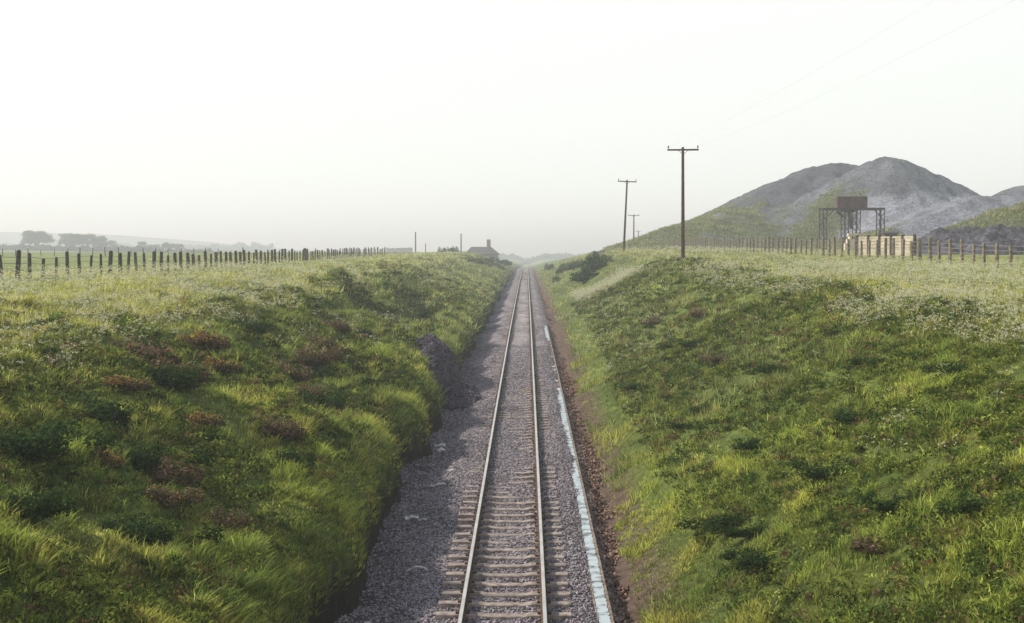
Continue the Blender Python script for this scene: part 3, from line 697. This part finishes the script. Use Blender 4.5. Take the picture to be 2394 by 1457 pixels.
def shed():
    x,y=46.6,176;gz=float(ground(x,y));e=bpy.data.objects.new('site_hut',None);link(e);e.location=(x,y,gz);e['label']='small dark site hut under the steel gantry';e['category']='hut'
    V,F=boxes([(0,0,1.0,1.6,1.4,2.2)]);o=bpy.data.objects.new('wall',py_mesh('wall',V,F));o.data.materials.append(M_hop);link(o);o.parent=e
    V=[(-.95,-.85,2.12),(.95,-.85,2.12),(.95,.85,2.12),(-.95,.85,2.12),(-.95,-.85,2.25),(.95,-.85,2.25),(.95,.85,2.45),(-.95,.85,2.45)];F=[(0,3,2,1),(4,5,6,7),(0,1,5,4),(1,2,6,5),(2,3,7,6),(3,0,4,7)]
    o=bpy.data.objects.new('roof',py_mesh('roof',V,F));o.data.materials.append(M_steel);link(o);o.parent=e
    V,F=boxes([(-.2,-.72,.9,.7,.05,1.8)]);o=bpy.data.objects.new('door',py_mesh('door',V,F));o.data.materials.append(M_steel);link(o);o.parent=e
shed()

# ---------------- gravel heap ----------------
hg=obj('gravel_heap',grid_mesh('gravel_heap',np.arange(-7.8,-1.0,.12),np.arange(51,75,.15),gh,lambda X,Y,Z:np.clip(np.array([.075,.062,.078])*(1+1.2*fbm(X/.4,Y/.4,78,3)[...,None]),.01,1)),M_ballast,label='dark grey gravel heap spilled down the bank',category='gravel heap')
import bmesh
bm=bmesh.new();bm.from_mesh(hg.data)
vv=np.array([v.co[:] for v in bm.verts]);base=np.maximum(ground(vv[:,0],vv[:,1]),bed(vv[:,0],vv[:,1]));low=vv[:,2]<base-.03
bm.verts.ensure_lookup_table();bmesh.ops.delete(bm,geom=[v for v,l in zip(bm.verts,low) if l],context='VERTS');bm.to_mesh(hg.data);bm.free()
n=9000;rr=np.random.default_rng(3);X=rr.uniform(-6.6,-1.2,n);Y=rr.uniform(53,72,n);k=gh(X,Y)>np.maximum(ground(X,Y),bed(X,Y))+.03
V,F,C=stones_at(X[k],Y[k],gh,.08,lambda X,Y,r:np.array([.12,.10,.125])*r.uniform(.4,1.6,(len(X),1)),rr)
obj('heap_stones',np_mesh('heap_stones',V,F,C),M_stone,kind='stuff',label='dark loose stones on the gravel heap',category='gravel')

# ---------------- discarded boards ----------------
def board(x,y,l,w,rot,lab,tilt=.1,name='discarded_board'):
    V=[];F=[];N=6
    for i in range(N):
        t=i/(N-1)-.5;yy=w/2*(1-.6*random.random());zz=.09*math.sin(t*6+random.random()*2)*l;sk=random.uniform(-.1,.1)*w
        V+=[(t*l,-yy+sk,zz),(t*l,yy+sk,zz+.01),(t*l,yy+sk,zz+.03),(t*l,-yy+sk,zz+.02)]
    for i in range(N-1):
        for j in range(4): k=(j+1)%4;F.append((i*4+j,i*4+4+j,i*4+4+k,i*4+k))
    F+=[(0,1,2,3),(N*4-1,N*4-2,N*4-3,N*4-4)]
    z=max(float(bed(x,y)),float(ground(x,y)))
    o=obj(name,py_mesh(name,V,F),M_white,label=lab,category='litter',group='litter at the foot of the bank');o.location=(x,y,z+.06);o.rotation_euler=(tilt,random.uniform(-.1,.1),rot)
board(-2.3,28.6,.6,.08,-.5,'pale warped board lying on the ballast')
board(-2.45,38,.5,.14,.1,'pale warped board lying on the ballast')
board(-2.2,40,.3,.08,.6,'small pale board scrap on the ballast')
board(-2.8,45,.35,.2,.9,'crumpled pale sheeting against the bank foot',.5)
board(-2.95,46.5,.4,.2,.3,'crumpled pale sheeting against the bank foot',.6)
board(-2.9,34.6,.4,.13,.3,'crumpled pale sheeting against the bank foot',.5)
board(-2.6,34,.25,.07,-.4,'small pale board scrap on the ballast')
board(-3.0,25.2,.38,.18,-.8,'crumpled pale sheeting against the bank foot',.5)

# ---------------- light, sky, haze ----------------
EL=math.radians(34);AZ=math.radians(-68)
sd=Vector((math.sin(AZ)*math.cos(EL),math.cos(AZ)*math.cos(EL),math.sin(EL)))
sun=bpy.data.lights.new('sun','SUN');sun.energy=5.0;sun.angle=math.radians(.6);sun.color=(1,.95,.82)
so=bpy.data.objects.new('sun',sun);link(so);so.rotation_euler=(-sd).to_track_quat('-Z','Y').to_euler();so.location=(-30,30,60)
w=bpy.data.worlds.new('World');scene.world=w;w.use_nodes=True;nt=w.node_tree;N=nt.nodes;L=nt.links
bg=N['Background'];sky=N.new('ShaderNodeTexSky');sky.sky_type='NISHITA';sky.sun_disc=False;sky.sun_elevation=EL;sky.sun_rotation=AZ
sky.air_density=1.2;sky.dust_density=1.0;sky.ozone_density=1.0
tc=N.new('ShaderNodeTexCoord');sx=N.new('ShaderNodeSeparateXYZ');L.new(tc.outputs['Generated'],sx.inputs[0])
mr=N.new('ShaderNodeMapRange');mr.interpolation_type='SMOOTHSTEP';mr.inputs['From Min'].default_value=.22;mr.inputs['From Max'].default_value=.62;mr.inputs['To Min'].default_value=.9;mr.inputs['To Max'].default_value=.05
L.new(sx.outputs['Z'],mr.inputs['Value'])
hs=N.new('ShaderNodeHueSaturation');hs.inputs['Saturation'].default_value=.65
L.new(sky.outputs[0],hs.inputs['Color'])
mx=N.new('ShaderNodeMix');mx.data_type='RGBA'
L.new(mr.outputs[0],mx.inputs[0]);L.new(hs.outputs[0],mx.inputs[6]);mx.inputs[7].default_value=(7.25,7.5,7.15,1)
L.new(mx.outputs[2],bg.inputs['Color']);bg.inputs['Strength'].default_value=.15
hm=bpy.data.materials.new('haze');hm.use_nodes=True;nt=hm.node_tree;nt.nodes.remove(nt.nodes['Principled BSDF'])
vs=nt.nodes.new('ShaderNodeVolumeScatter');vs.inputs['Density'].default_value=.00095;vs.inputs['Anisotropy'].default_value=.25;vs.inputs['Color'].default_value=(.95,1,1,1)
nt.links.new(vs.outputs[0],nt.nodes['Material Output'].inputs['Volume'])
V,F=boxes([(0,4000,3,14000,9000,76)]);obj('sky_haze',py_mesh('sky_haze',V,F),hm,kind='structure',label='thin summer haze in the air',category='haze')

# ---------------- camera ----------------
cam=bpy.data.cameras.new('camera');cam.sensor_width=36;cam.lens=48;cam.clip_end=20000;cam.clip_start=.1
co=bpy.data.objects.new('camera',cam);link(co);co.location=(0,0,6.6);co.rotation_euler=(math.radians(90-2.305),0,math.radians(.61))
scene.camera=co
